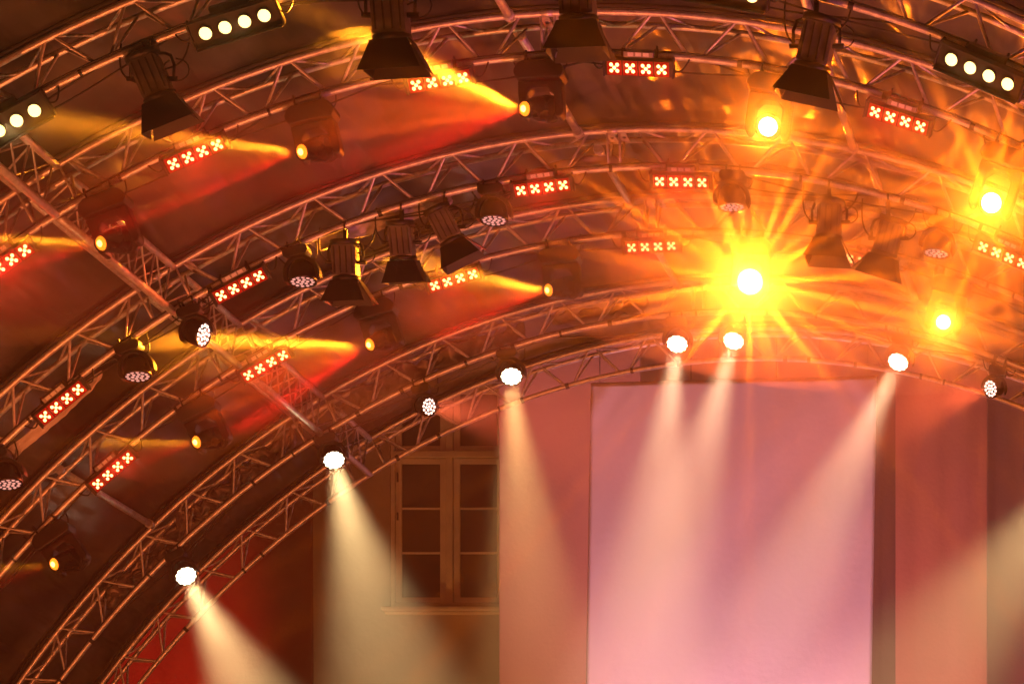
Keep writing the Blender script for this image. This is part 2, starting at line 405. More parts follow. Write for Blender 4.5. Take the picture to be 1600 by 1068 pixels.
def build_screen():
    Y = 29.0
    tl, tr, br, bl = (923, 598), (1370, 587), (1360, 1180), (913.5, 1180)
    root = empty('hanging_screen', at(1140, 1180, Y), 'large pale pinkish cloth screen hanging behind the stage', 'screen'); inv = Matrix.Translation(-root.location)
    nx, nz = 70, 90; vs = []
    for i in range(nx+1):
        u = i/nx
        for j in range(nz+1):
            v = j/nz
            sag = .7*math.sin(u*19)*math.exp(-v*60)+(.8*math.sin(math.pi*u*3)**2*math.exp(-v*50))
            x = (tl[0]*(1-u)+tr[0]*u)*(1-v)+(bl[0]*(1-u)+br[0]*u)*v
            y = (tl[1]*(1-u)+tr[1]*u)*(1-v)+(bl[1]*(1-u)+br[1]*u)*v+sag*(1-v)
            p = at(x, y, Y); corner = math.exp(-v*14)*(math.exp(-u*12)+math.exp(-(1-u)*12))
            dy = .008*mn.noise(Vector((u*5+v*4, v*3, 2)))+.010*corner*math.sin((u if u < .5 else 1-u)*60+v*50)
            vs.append(p+Vector((0, dy, 0)))
    fs = [(i*(nz+1)+j, i*(nz+1)+j+1, (i+1)*(nz+1)+j+1, (i+1)*(nz+1)+j) for i in range(nx) for j in range(nz)]
    o = MB().add(vs, fs, inv).build('cloth', mat('screen_cloth', (.86, .80, .84), .8, 0, .15, 20, .03, 1.5), root, True)
    sm = o.modifiers.new('solid', 'SOLIDIFY'); sm.thickness = .006
    a, b = at(924, 600, Y+.02), at(1369, 589, Y+.02)
    MB().tube([a, b], .012, 8, inv).build('batten', ALU, root, True)
    for t in (.03, .35, .65, .97):
        p = a.lerp(b, t); MB().tube([p, p+Vector((0, 0, 1.6))], .004, 5, inv).build('line', CABLE, root)
build_screen()

# ------------------------------------------------------------------ fixtures
def Mdir(loc, d, up=(0, 1, 0)):                       # matrix whose +Z points along d
    d = Vector(d).normalized(); u = Vector(up)
    if abs(d.dot(u)) > .98: u = Vector((0, 0, 1))
    x = u.cross(d).normalized(); y = d.cross(x)
    m = Matrix((x, y, d)).transposed().to_4x4(); m.translation = loc; return m
def inner_at(px, k):
    """point on the inner chord of arch k seen at picture column px, and its slope angle"""
    Y = ARCH_Y[k]; X = at(px, 0, Y).x; th = th_of_x(X, -INSET); p = ell(th, -INSET, Y)
    q = ell(th+.01, -INSET, Y); return p, math.atan2(q.z-p.z, q.x-p.x)
def hook(root, M=None, h=.07):
    m = MB()
    m.tube([(0, -.008+.026*math.cos(a), .0+.026*math.sin(a)) for a in [R(x) for x in range(-60, 241, 30)]], .006, 6, M)
    m.box((0, -.004, -h*.5-.012), (.022, .02, h), M)
    m.build('clamp', BLACK, root)
def loop_cable(root, a, b, drop, side=0, r=.0045):
    a, b = Vector(a), Vector(b); pts = []
    for i in range(13):
        t = i/12; p = a.lerp(b, t); p = p+Vector((side*math.sin(math.pi*t), -.02*math.sin(math.pi*t), -drop*math.sin(math.pi*t))); pts.append(p)
    MB().tube(pts, r, 6).build('cable', CABLE, root, True)

def led_bar(px0, py0, k, label, n=4, roll_add=0, kind='red', lit=None, py=None, tilt=32, light=True, zoff=None):
    """lamp bar slung under the inner chord; px0,py0 = centre of its face"""
    Y = ARCH_Y[k]-.05; c = at(px0, py0, Y); p, ang = inner_at(px0, k); ang += roll_add
    L = .345 if kind == 'red' else .43; H = .085 if kind == 'red' else .125
    root = empty('led_bar' if kind == 'red' else 'blinder_bar', c, label, 'lamp bar', 'red LED bars under the trusses' if kind == 'red' else 'white four-lamp bars', (0, -ang, 0))
    tl = Matrix.Rotation(R(tilt), 4, 'X')               # face (-Y) tipped downward
    h = MB(); h.box((0, 0.03, 0), (L, .06, H), tl); h.box((-L/2-.006, .03, 0), (.012, .07, H+.012), tl); h.box((L/2+.006, .03, 0), (.012, .07, H+.012), tl)
    if kind == 'red': h.build('housing', BLACK, root, bevel=.004)
    else:
        h.box((0, -.012, H/2+.004), (L, .05, .006), tl); h.box((0, -.012, -H/2-.004), (L, .05, .006), tl); h.build('housing', BLACK, root, bevel=.003)
    sp = .082 if kind == 'red' else .098
    for i in range(n):
        x = (i-(n-1)/2)*sp; m = MB()
        if kind == 'red':
            m.box((x, -.003, 0), (.076, .008, .074), tl, 1)
            for a, b in ((0, 0), (1, 1), (1, -1), (-1, 1), (-1, -1)):
                Mx = tl @ Matrix.Translation((x+a*.0158, -.0065, b*.0158)) @ Matrix.Rotation(R(90), 4, 'X')
                m.dome((0, 0, 0), .0098, .006, Mx, 0, 8)
            m.build('lamp_cell', [RED_DOT, RED_GLOW], root, True)
        else:
            Mx = tl @ Matrix.Translation((x, -.002, 0)) @ Matrix.Rotation(R(90), 4, 'X')
            m.lathe([(.036, 0), (.036, .012), (.031, .012), (.031, .004)], 20, Mx, 1)
            m.dome((0, 0, .005), .030, .012, Mx, 0, 20)
            m.build('lamp', [WHITE_LAMP, BLACK2], root, True)
    # top gear box with stickers, hangers up to the chord
    g = MB(); g.box((.0, .045, H/2+.022), (L*.45, .05, .03), tl); g.build('power_box', GREYP, root, bevel=.003)
    if kind == 'red':
        for i in range(3):
            MB().box((-.04+i*.04, .018, H/2+.024), (.03, .004, .02), tl).build('sticker', LABEL, root)
    up = (p-c).length
    d = Matrix.Rotation(ang, 4, 'Y') @ (p-c)
    for sx in (-.085, .085):
        m = MB(); m.tube([(sx, .03, H*.4), (sx, .045, d.z*.55), (sx, .06, d.z+.05)], .006, 6); m.box((sx, .05, d.z), (.02, .05, .05)); m.build('hanger', BLACK, root)
    loop_cable(root, (-L/2, .03, .02), (-L/2-.09, .05, d.z), .05); loop_cable(root, (L/2, .03, .02), (L/2+.1, .05, d.z+.02), .06)
    if light:
        dd = Matrix.Rotation(ang*-1, 4, 'Y') @ (tl @ Vector((0, -1, 0)))
        if kind == 'red': lamp('SPOT', c+dd*.05, dd, (1, .02, .008), 10, 100, .8, .05, 'red_bar_light')
        else: lamp('SPOT', c+dd*.05, dd, (1, .62, .22), 7, 120, .8, .05, 'white_bar_light')
    return root

for a in [
 (305, 241, 2, 'red lamp bar right of the upper left black lantern', 0),
 (687, 127, 2, 'red lamp bar crossed by the orange fan of light from the top centre moving head', 0),
 (997, 107, 2, 'red lamp bar directly right of the barn doors of the tall black lantern'),
 (1403, 186, 2, 'tilted red lamp bar below the upper right white lamp bar'),
 (8, 412, 2, 'red lamp bar cut by the left edge of the picture'),
 (375, 446, 3, 'red lamp bar between the side truss and the left domed wash light', 0),
 (847, 293, 3, 'red lamp bar immediately right of the domed wash light in the middle'),
 (1064, 284, 3, 'red lamp bar above the brightest orange lamp, under the third arch'),
 (96, 629, 3, 'steeply tilted red lamp bar at the lower left beside the pale cloth strip'),
 (1567, 398, 3, 'red lamp bar cut by the right edge of the picture'),
 (415, 570, 4, 'red lamp bar over the crossing of side truss and fourth arch', 0),
 (709, 437, 4, 'red lamp bar under the barn doors of the two centre lanterns'),
 (1018, 385, 4, 'red lamp bar left of the brightest orange lamp, under the fourth arch'),
 (176, 735, 4, 'steep red lamp bar at the lower left above the bare tube'),
 (1357, 410, 4, 'red lamp bar mostly hidden behind the right-hand lantern'),
]: led_bar(a[0], a[1], a[2], a[3])
led_bar(367, 38, 1, 'white four-lamp bar at the top left beside the wrinkled roof edge', kind='white')
led_bar(12, 196, 1, 'white four-lamp bar at the left edge above the side truss', kind='white')
led_bar(1531, 112, 1, 'white four-lamp bar at the upper right corner', kind='white')
led_bar(1128, -14, 1, 'white lamp bar just peeking in at the top edge of the picture', kind='white', light=False)

# ---- moving heads
def gobo_nodes(ld, kind, cone, seed, c_hi, c_mid, c_lo):
    ld.use_nodes = True; n = ld.node_tree; em = next(x for x in n.nodes if x.type == 'EMISSION')
    tc = n.nodes.new('ShaderNodeTexCoord'); sep = n.nodes.new('ShaderNodeSeparateXYZ'); n.links.new(tc.outputs['Normal'], sep.inputs[0])
    def mt(op, *a):
        q = n.nodes.new('ShaderNodeMath'); q.operation = op
        for i, w in enumerate(a):
            if isinstance(w, (int, float)): q.inputs[i].default_value = w
            else: n.links.new(w, q.inputs[i])
        return q.outputs[0]
    az = mt('ABSOLUTE', sep.outputs[2])
    u = mt('DIVIDE', sep.outputs[0], az); v = mt('DIVIDE', sep.outputs[1], az)
    tn = math.tan(R(cone)/2)
    ns = n.nodes.new('ShaderNodeTexNoise'); ns.inputs['Detail'].default_value = 2
    cmb = n.nodes.new('ShaderNodeCombineXYZ')
    if kind == 'fan':
        t = mt('MULTIPLY_ADD', v, .5/tn*GOBO_SIGN, .5)   # 0 low edge .. 1 high edge
        n.links.new(t, cmb.inputs[0]); n.links.new(mt('MULTIPLY', u, .6), cmb.inputs[1]); cmb.inputs[2].default_value = seed
        ns.inputs['Scale'].default_value = 13; n.links.new(cmb.outputs[0], ns.inputs['Vector'])
        cr = n.nodes.new('ShaderNodeValToRGB'); e = cr.color_ramp.elements
        e[0].position = .06; e[0].color = (.05, 0, 0, 1); e[1].position = .96; e[1].color = (*c_hi, 1)
        LO_K = (.55, .35, .7, .25, .8, .5, .4)[seed-1]
        for ps, cc in ((.13, tuple(c*LO_K for c in c_lo)), (.22, tuple(c*.15 for c in c_lo)), (.42, tuple(c*.45 for c in c_mid)), (.58, tuple(c*.2 for c in c_mid)), (.72, tuple(c*.22 for c in c_hi)), (.82, tuple(c*.30 for c in c_hi)), (.87, tuple(c*3.2 for c in c_hi)), (.92, tuple(c*.5 for c in c_hi))):
            x = e.new(ps); x.color = (*cc, 1)
        n.links.new(t, cr.inputs[0]); n.links.new(cr.outputs[0], em.inputs['Color'])
        un = mt('MULTIPLY', u, 3.2/tn)
        st = mt('MULTIPLY', mt('POWER', mt('MULTIPLY', ns.outputs['Fac'], 1.85), 5.0), mt('EXPONENT', mt('MULTIPLY', mt('MULTIPLY', un, un), -1)))
    else:
        ph = mt('ARCTAN2', v, u); st = None
        rs = random.Random(seed)
        for nn, pw, am in ((9, 420, 1.9), (13, 600, 1.8), (19, 450, 1.6), (27, 350, 1.4), (41, 200, .9)):
            q = mt('MULTIPLY', mt('POWER', mt('ABSOLUTE', mt('COSINE', mt('MULTIPLY_ADD', ph, nn/2, rs.uniform(0, 3)))), pw), am*STAR)
            st = q if st is None else mt('ADD', st, q)
        st = mt('ADD', st, .40)
        em.inputs['Color'].default_value = (*c_hi, 1)
    n.links.new(st, em.inputs['Strength'])
GOBO_SIGN = 1; STAR = 1.7
ORH, ORM, RDL = (1, .30, .012), (.4, .045, .002), (.8, .012, .005)

def moving_head(mx, lx, ly, k, label, aim, power=0, cone=40, kind='fan', seed=0, hi=ORH, mid=ORM, lo=RDL, tiltdeg=None, size=1.0, lensr=.037, core=True, hasbody=True):
    Y = ARCH_Y[k]; S = size; aim = real_dir(aim, lx, ly) if kind == 'fan' else Vector(aim).normalized(); YL = .20*S
    for _ in range(8):                                  # slide along the chord and set the yoke length so the lens hangs where it is seen
        p, ang = inner_at(mx, k); rot = -ang*.75 if tiltdeg is None else R(tiltdeg)
        q = p+Vector((0, 0, -.012))+Matrix.Rotation(rot, 3, 'Y') @ Vector((0, 0, -.128-YL+.055*S))+aim*.135*S
        qx, qy = 1840+5700*q.x/q.y, 1785-5700*(q.z-1.7)/q.y
        mx += (lx-qx)*.8; YL = min(.30, max(.13, YL+(ly-qy)*Y/5700*.8))
    p = p+Vector((0, 0, -.012)); print('MH', lx, ly, round(mx), round(qx-lx, 1), round(qy-ly, 1))
    root = empty('moving_head', p, label, 'stage light', 'moving head lights', (0, -ang*.75 if tiltdeg is None else R(tiltdeg), 0))
    Rm = root.rotation_euler.to_matrix().to_4x4(); Ri = Rm.inverted()
    la = Ri @ aim
    # clamps and base
    for sx in (-.07, .07):
        hook(root, Matrix.Translation((sx*S, 0, .012)), .05)
    b = MB(); b.prism([(-.11*S, -.045), (-.085*S, -.03), (.085*S, -.03), (.11*S, -.045), (.13*S, -.075), (.13*S, -.10), (.11*S, -.125), (-.11*S, -.125), (-.13*S, -.10), (-.13*S, -.075)], .17*S)
    b.build('base', BLACK, root, bevel=.008)
    # yoke
    w, t = .115*S, .045*S; zt, zb = -.128, -.128-YL
    y = MB(); y.prism([(-w, zt), (w, zt), (w, zb+.02), (w-.015, zb), (w-t+.008, zb), (w-t, zb+.02), (w-t, zt-.07*S), (w-t-.03*S, zt-.035*S), (-w+t+.03*S, zt-.035*S), (-w+t, zt-.07*S), (-w+t, zb+.02), (-w+t-.008, zb), (-w+.015, zb), (-w, zb+.02)], .11*S)
    y.build('yoke', BLACK, root, bevel=.01)
    piv = Vector((0, 0, zb+.055*S))
    lens_w = at(lx, ly, Y-.05)
    # head tube aimed along la
    lr = lensr*S
    H = Mdir(piv, la); hd = MB()
    hd.lathe([(.03*S, -.13*S), (.055*S, -.12*S), (.066*S, -.08*S), (.068*S, 0), (.062*S, .05*S), (.05*S, .095*S), (lr+.009, .125*S), (lr+.009, .14*S), (lr+.002, .14*S), (lr+.001, .132*S)], 24, H)
    hd.build('head', BLACK2, root, True)
    for i in range(3):
        MB().lathe([(.069*S, -.07*S+i*.018), (.0715*S, -.068*S+i*.018), (.0715*S, -.062*S+i*.018), (.069*S, -.060*S+i*.018)], 24, H).build('cooling_rib', BLACK, root, True)
    lm = MB(); lit = power > 0
    lm.dome((0, 0, .133*S), lr, .016, H, 0, 20)
    if kind == 'fan': lm.dome((0, 0, .136*S), lr*.55, .022, H, 1, 16)
    lm.build('lens', ([MOVE_LENS, MOVE_CORE] if kind == 'fan' else [FLARE]), root, True)
    loop_cable(root, (-.05, .07, -.06), (-.16, .02, .03), .05); loop_cable(root, (.05, .07, -.06), (.14, .03, .06), .04, .03)
    c0 = Rm @ piv + p + aim*(.165*S)
    l = lamp('SPOT', c0, aim, (1, 1, 1), power, cone, .35 if kind == 'fan' else .9, .02, 'moving_head_light')
    if kind == 'fan':          # the fan is turned edge-on to the house
        vw = (Vector(c0)-CAM).normalized(); yy = vw.cross(aim).normalized()
        if yy.z < 0: yy = -yy
        zz = -aim; xx = yy.cross(zz); l.rotation_quaternion = Matrix((xx, yy, zz)).transposed().to_quaternion()
    gobo_nodes(l.data, kind, cone, seed, hi, mid, lo)
    return c0, aim
PROJ = {}
def toward(c, dx, dy, fwd):   # direction from picture offset (right, down) with share towards the audience
    return (dx, dy, fwd)
def real_dir(a, px, py):      # the same, as a direction in the world for something seen at px, py
    dx, dy, fwd = a; l = math.hypot(dx, dy); dx /= l; dy /= l
    return Vector((dx-fwd*(px-1840)/5700, -fwd, -dy-fwd*(1785-py)/5700)).normalized()
def MH(name, *a, **k): PROJ[name] = moving_head(*a, **k)
MH('m1', 466, 472, 237, 2, 'moving head with a yellow lens throwing an orange fan, left of the top', toward(0, -1, .13, 1.2), 3800, 26, seed=1)
MH('m2', 829, 820, 170, 2, 'moving head at top centre throwing a wide orange fan up to the left', toward(0, -1, -.02, 1.2), 5000, 42, seed=2)
MH('m3', 185, 158, 380, 2, 'dark moving head in front of the side truss with a narrow beam to the left', toward(0, -1, .14, 1.2), 3800, 20, seed=3)
MH('m4', 862, 857, 453, 4, 'moving head above the fifth arch with an orange beam over the centre red bar', toward(0, -1, .1, 1.1), 5500, 34, seed=4)
MH('m5', 586, 578, 538, 4, 'moving head left of centre with a yellow beam above a red beam', toward(0, -1, .30, 1.1), 6000, 34, seed=5)
MH('m6', 318, 307, 690, 4, 'moving head at lower left between side truss and fifth arch with a short beam', toward(0, -1, .2, 1.1), 2300, 22, seed=6)
MH('m7', 95, 85, 880, 4, 'moving head at the lower left corner with a faint short beam', toward(0, -1, .22, 1.1), 1300, 18, seed=7)
OY = (1, .165, .004)
def toward_cam(p, dx=0, dz=0): d = CAM-p; d.normalize(); return (d+Vector((dx, 0, dz))).normalized()
MH('f1', 1208, 1200, 198, 2, 'moving head shining an orange glow at upper right of the centre', toward_cam(at(1200, 198, 19)), 130, 110, 'star', 11, hi=OY, lensr=.047)
MH('f2', 1545, 1549, 317, 2, 'moving head near the right edge with a bright yellow star of light', toward_cam(at(1549, 317, 19)), 230, 140, 'star', 12, hi=OY, lensr=.05)
MH('f3', 1176, 1172, 440, 4, 'brightest moving head, glaring yellow white over the pale screen', toward_cam(at(1172, 440, 22.7)), 420, 140, 'star', 13, hi=OY, lensr=.075)
MH('f4', 1472, 1474, 503, 4, 'small bright yellow moving head at right under the lanterns', toward_cam(at(1474, 503, 22.7)), 110, 130, 'star', 14, hi=OY, lensr=.042)

# ---- domed LED wash lights
def wash_light(lx, ly, k, label, aim, state='dim', S=1.0, power=0, cone=20, color=(1, .70, .33), blend=1, roll=None, fwdlight=None):
    aim = real_dir(aim, lx, ly) if len(aim) == 3 and state != 'dim' and not isinstance(aim, list) else Vector(aim).normalized(); drop = 0; mx = lx; Y = ARCH_Y[k]
    for _ in range(8):
        p, ang = inner_at(mx, k); rot = -ang*.6 if roll is None else R(roll)
        q = p+Vector((0, 0, -.012))+Matrix.Rotation(rot, 3, 'Y') @ Vector((0, 0, -.10-.10*S-drop))+aim*.05*S
        qx, qy = 1840+5700*q.x/q.y, 1785-5700*(q.z-1.7)/q.y
        mx += (lx-qx)*.8; drop = min(.15, max(-.04, drop+(ly-qy)*Y/5700*.8))
    p = p+Vector((0, 0, -.012)); print('WL', lx, ly, round(mx), round(qx-lx, 1), round(qy-ly, 1), round(drop, 3))
    root = empty('wash_light', p, label, 'stage light', {'dim': 'dimmed domed wash lights', 'lit': 'white beam wash lights', 'pink': 'red glowing wash lights'}[state], (0, -ang*.6 if roll is None else R(roll), 0))
    Rm = root.rotation_euler.to_matrix().to_4x4(); aim = Vector(aim).normalized(); la = Rm.inverted() @ aim
    for sx in (-.04, .04): hook(root, Matrix.Translation((sx, 0, .012)), max(.02, .045+drop))
    TD = Matrix.Translation((0, 0, -drop)); b = MB(); b.prism([(-.06, -.04), (.06, -.04), (.075*S, -.055), (.075*S, -.085), (.055*S, -.10), (-.055*S, -.10), (-.075*S, -.085), (-.075*S, -.055)], .12*S, TD); b.build('base', BLACK, root, bevel=.006)
    piv = Vector((0, 0, -.10-.10*S-drop)); Ro, Ri_ = .108*S, .084*S
    out = [(Ro*math.cos(R(a)), piv.z+Ro*math.sin(R(a))) for a in range(-25, 206, 11)]
    inn = [(Ri_*math.cos(R(a)), piv.z+Ri_*math.sin(R(a))) for a in range(205, -26, -11)]
    m = MB(); n1 = len(out)
    ring = out+inn; N = len(ring); d = .075*S
    vs = [(x, -d/2, z) for x, z in ring]+[(x, d/2, z) for x, z in ring]
    fs = []
    for i in range(n1-1):
        j = N-1-i
        fs += [(i, i+1, j-1, j), (i+N, j+N, j-1+N, i+1+N), (i, i+N, i+1+N, i+1), (j, j-1, j-1+N, j+N)]
    fs += [(0, N-1, 2*N-1, N), (n1-1, n1-1+N, n1+N, n1)]
    m.add(vs, fs); m.build('yoke', BLACK, root, bevel=.006)
    H = Mdir(piv, la); hd = MB()
    hd.lathe([(.02*S, -.085*S), (.05*S, -.075*S), (.07*S, -.045*S), (.079*S, 0), (.081*S, .035*S), (.081*S, .05*S), (.075*S, .05*S), (.074*S, .045*S)], 28, H)
    hd.build('head', BLACK2, root, True)
    m = MB(); m.lathe([(.0738*S, .038*S), (.0738*S, .044*S)], 28, H, 1); q = .0305*S/1.0
    cells = [(0, 0)]+[(q*.95*math.cos(R(60*i)), q*.95*math.sin(R(60*i))) for i in range(6)]+[(q*1.9*math.cos(R(30*i+15))*(1.0), q*1.9*math.sin(R(30*i+15))) for i in range(12)]
    for a, b_ in cells: m.dome((a, b_, .0442*S), (.0158 if state == 'lit' else .0112)*S, .006*S, H, 0, 10)
    m.build('lens_plate', [{'dim': LED_DIM, 'lit': LED_LIT, 'pink': LED_PINK}[state], BLACK2], root, True)
    loop_cable(root, (-.04, .05, -.06), (-.13, .02, .02), .05); loop_cable(root, (.04, .05, -.06), (.12, .03, .03), .06, .02)
    if power:
        c0 = Rm @ piv + p + aim*(.075*S); lamp('SPOT', c0, aim, color, power, cone, blend, .05, 'wash_beam')
    return root
DOWN = (0, -.18, -1)
wash_light(772, 332, 3, 'domed wash light with white dotted lens beside the middle red lamp bar', (0.02, -.16, -1))
wash_light(473, 438, 3, 'domed wash light with pale dotted lens left of the three centre lanterns', (.08, -.2, -1))
wash_light(215, 587, 3, 'domed wash light under the third arch left of the side truss', (.12, -.2, -1))
wash_light(1144, 325, 3, 'domed wash light in the orange glow above the brightest lamp', (0.05, -.08, -1))
wash_light(1463, 397, 3, 'domed wash light at right between lanterns and the edge red bar', (-.10, -.12, -1))
wash_light(14, 748, 3, 'domed wash light cut off by the left edge of the picture', (.2, -.22, -1))
wash_light(319, 523, 3, 'wash light seen edge-on hanging where side truss meets third arch', [.93, -.25, -.3], 'pink', S=.95)
BW = (1, .66, .27)
def beam(dx, dy, fwd=1.1): return (dx, dy, fwd)
BP = 13000
wash_light(291, 893, 5, 'lit wash light farthest left with a yellow white beam over the lower arch foot', beam(.54, 1), 'lit', .95, BP, 25, BW)
wash_light(522, 719, 5, 'lit wash light under the side truss end with a beam falling past the window', beam(.26, 1), 'lit', .95, BP, 25, BW)
wash_light(799, 584, 5, 'lit wash light with a straight beam falling between window and pale screen', beam(.09, 1), 'lit', .95, BP, 19, (1, .55, .18))
wash_light(1058, 538, 5, 'lit wash light with a beam onto the left half of the pale screen', beam(-.12, 1), 'lit', .95, BP, 19, (1, .62, .33))
wash_light(1146, 533, 5, 'lit wash light right below the brightest orange lamp', beam(-.28, 1), 'lit', .95, BP, 19, (1, .62, .33))
wash_light(1403, 566, 5, 'lit wash light at right with a slanting beam over the screen corner', beam(-.48, 1), 'lit', .95, BP, 19, (1, .62, .33))
wash_light(1735, 675, 5, 'lit wash light beyond the right edge whose beam enters low at right', beam(-.78, 1), 'lit', .95, BP*1.2, 24, BW)
wash_light(671, 635, 5, 'wash light glowing pink with round dotted lens over the window', toward(0, 1, .12, .9), 'pink', .82, 3000, 40, (1, .13, .05))
wash_light(1547, 607, 5, 'wash light glowing pink near the right edge under the fifth arch', toward(0, -1, .22, 1.0), 'pink', .82, 4200, 44, (1, .12, .03))

# ---- theatre lanterns with barn doors
def lantern(mx, k, label, tilt=(0, -.1, -1), S=1.0, drop=.10, flare_=1.0):
    p, ang = inner_at(mx, k); p = p+Vector((0, 0, -.012))
    root = empty('theatre_lantern', p, label, 'stage light', 'black barn door lanterns')
    hook(root, None, drop)
    la = Vector(tilt).normalized()
    piv = Vector((0, 0, -drop-.13*S)); w = .105*S
    side = Vector((1, 0, 0))
    y = MB(); pts = [piv+Vector((-w, 0, 0)), piv+Vector((-w*1.02, 0, .07*S)), piv+Vector((-w*.85, 0, .115*S)), piv+Vector((-w*.6, 0, .125*S)), piv+Vector((w*.6, 0, .125*S)), piv+Vector((w*.85, 0, .115*S)), piv+Vector((w*1.02, 0, .07*S)), piv+Vector((w, 0, 0))]
    y.tube(pts, .0075*S, 8); y.build('yoke', BLACK, root, True)
    for sx in (-1, 1): MB().tube([piv+Vector((sx*.07*S, 0, 0)), piv+Vector((sx*(w+.02), 0, 0))], .012*S, 8).build('knob', BLACK2, root)
    H = Mdir(piv, la)
    m = MB(); m.prism([(-.072*S, -.09*S), (-.055*S, -.105*S), (.055*S, -.105*S), (.072*S, -.09*S), (.072*S, .085*S), (-.072*S, .085*S)], .135*S, H)
    m.build('body', FINS, root, bevel=.005)
    m = MB(); m.lathe([(.085*S, -.135*S), (.09*S, -.13*S), (.09*S, -.105*S), (.075*S, -.10*S)], 24, H); m.build('cap', BLACK, root, True)
    for i in range(4):
        f = MB()
        for fy in (-1, 1): f.box(((-.054+i*.036)*S, fy*.071*S, -.01*S), (.006*S, .012*S, .16*S), H)
        f.box(((-.054+i*.036)*S, 0, -.1085*S), (.006*S, .13*S, .006*S), H)
        f.build('fin', BLACK, root)
    m = MB(); m.lathe([(.078*S, .083*S), (.085*S, .087*S), (.085*S, .11*S), (.07*S, .11*S), (.07*S, .10*S)], 24, H); m.build('front_ring', BLACK, root, True)
    m = MB(); m.dome((0, 0, .098*S), .068*S, .01, H, 0, 20); m.build('lens', mat('lantern_glass', (.08, .07, .06), .1), root, True)
    fl = .075*S*flare_
    for a in range(4):
        Ra = H @ Matrix.Rotation(R(90*a), 4, 'Z'); b0, b1, l = .08*S, (.10 if a % 2 else .135)*S, .135*S
        q = MB(); o1 = (fl if a % 2 == 0 else fl*.75)*(.45+1.1*((mx*7+a*37) % 10)/10)
        q.add([(-b0, .082*S, .112*S), (b0, .082*S, .112*S), (b1, .082*S+o1, .112*S+l), (-b1, .082*S+o1, .112*S+l),
               (-b0, .086*S, .112*S), (b0, .086*S, .112*S), (b1, .086*S+o1, .112*S+l), (-b1, .086*S+o1, .112*S+l)],
              [(0, 1, 2, 3), (7, 6, 5, 4), (0, 4, 5, 1), (1, 5, 6, 2), (2, 6, 7, 3), (3, 7, 4, 0)], Ra)
        q.build('barn_door', BLACK, root)
    # safety cable and plug loops
    pts = [piv+Vector((w, .02, .03))+Vector((.05*S*math.sin(a)*1.3, .02, .055*S*(math.cos(a)-1)+.08*S)) for a in [R(x) for x in range(0, 331, 22)]]
    MB().tube(pts, .004, 6).build('cable', CABLE, root, True)
    loop_cable(root, tuple(piv+Vector((-.05*S, .02, -.02))), (-.15, 0, 0), .05, -.04); loop_cable(root, tuple(piv+Vector((.05*S, .02, .05))), (.17, .02, .01), .03, .03)
    return root
lantern(238, 1, 'black lantern with open barn doors hanging at the upper left', (.40, .15, -1), .98, .04, .8)
lantern(610, 1, 'black lantern lit amber at the top, left of centre', (.06, .12, -1), 1.12, .03, .95)
lantern(902, 1, 'large black lantern hanging at the top centre beside a red lamp bar', (.04, .1, -1), 1.12, .0, .9)
lantern(1276, 1, 'black lantern at the upper right beside a round cable loop', (-.22, .12, -1), 1.05, .09, 1.15)
lantern(628, 3, 'middle one of the three black lanterns left of centre', (.06, .2, -1), .92, .08, .7)
lantern(696, 3, 'right one of the three black lanterns with doors swung to the right', (.5, .15, -1), .92, .06, 1.1)
lantern(540, 3, 'left one of the three black lanterns with a grey finned side', (.03, .12, -1), .95, .08, 1.2)
lantern(1296, 3, 'lantern silhouette in orange haze just right of the brightest lamp', (-.05, 0, -1), .95, .09)
lantern(1388, 3, 'tilted lantern with open doors hanging in orange haze at right', (-.3, .2, -1), .92, .11, 1.2)

# ------------------------------------------------------------------ cables along the trusses, pale cloth strips
clab = {1: 'black cable run tied along the foremost arch at upper left', 2: 'black cable run tied along the second arch', 3: 'black cable run with slack loops along the third arch',
        4: 'thin black cable run along the fourth arch', 5: 'black cable run along the fifth arch behind the bright lights', 6: 'black cable run on the upper side of the rearmost arch'}
for k in range(1, 7):
    Y = ARCH_Y[k]; root = empty('cable_run', (CX, Y, 1.2), clab[k], 'cable', 'cable runs on the trusses'); inv = Matrix.Translation(-root.location)
    for c in range(3):
        rr = random.Random(k*10+c); pts = []; s = -END*.93; sag = 0
        ph = rr.uniform(0, 6); n_ = 240
        for i in range(n_+1):
            s = -END*.93+2*END*.62*i/n_; q = chord_pt('inner' if k != 6 else 'front', s, Y)
            cyc = abs(math.sin(s*(1.1+.3*c)+ph)); drop = .012+.07*cyc**2*(1+c*.3) if c else .006
            pts.append(q+Vector((0, -.016+.018*c, (.024-drop) if k != 6 else .03+.01*c)))
        MB().tube(pts, .0055, 6, inv).build('cable', CABLE, root, True)

def strip(k, s0, s1, offa, offb, ya, yb, label, rough_=.03, m=CLOTH, seed=0, name='cloth_strip'):
    Y = ARCH_Y[k]; root = None; ns, nw = 110, 10; vs = []
    base = ell(th_at((s0+s1)/2), offa, Y+ya)
    for i in range(ns+1):
        s = s0+(s1-s0)*i/ns
        tp = math.sin(math.pi*min(1, max(0, i/ns)))**.35
        for j in range(nw+1):
            t = j/nw; off = offa+(offb-offa)*t*tp+rough_*mn.noise(Vector((s*6, t*2.2, seed)))+rough_*.7*mn.noise(Vector((s*17, t*5, seed+3)))
            vs.append(ell(th_at(s), off, Y+ya+(yb-ya)*t+rough_*mn.noise(Vector((s*9, t*3, seed+8))))-base)
    fs = [(i*(nw+1)+j, i*(nw+1)+j+1, (i+1)*(nw+1)+j+1, (i+1)*(nw+1)+j) for i in range(ns) for j in range(nw)]
    o = MB().add(vs, fs).build(name, m, None, True); o.location = base
    sm = o.modifiers.new('solid', 'SOLIDIFY'); sm.thickness = .003
    return tag(o, label, 'cloth', 'loose cloth on the trusses')
def s_of(px, k, off=-INSET):
    return arc_of(th_of_x(at(px, 0, ARCH_Y[k]).x, off))
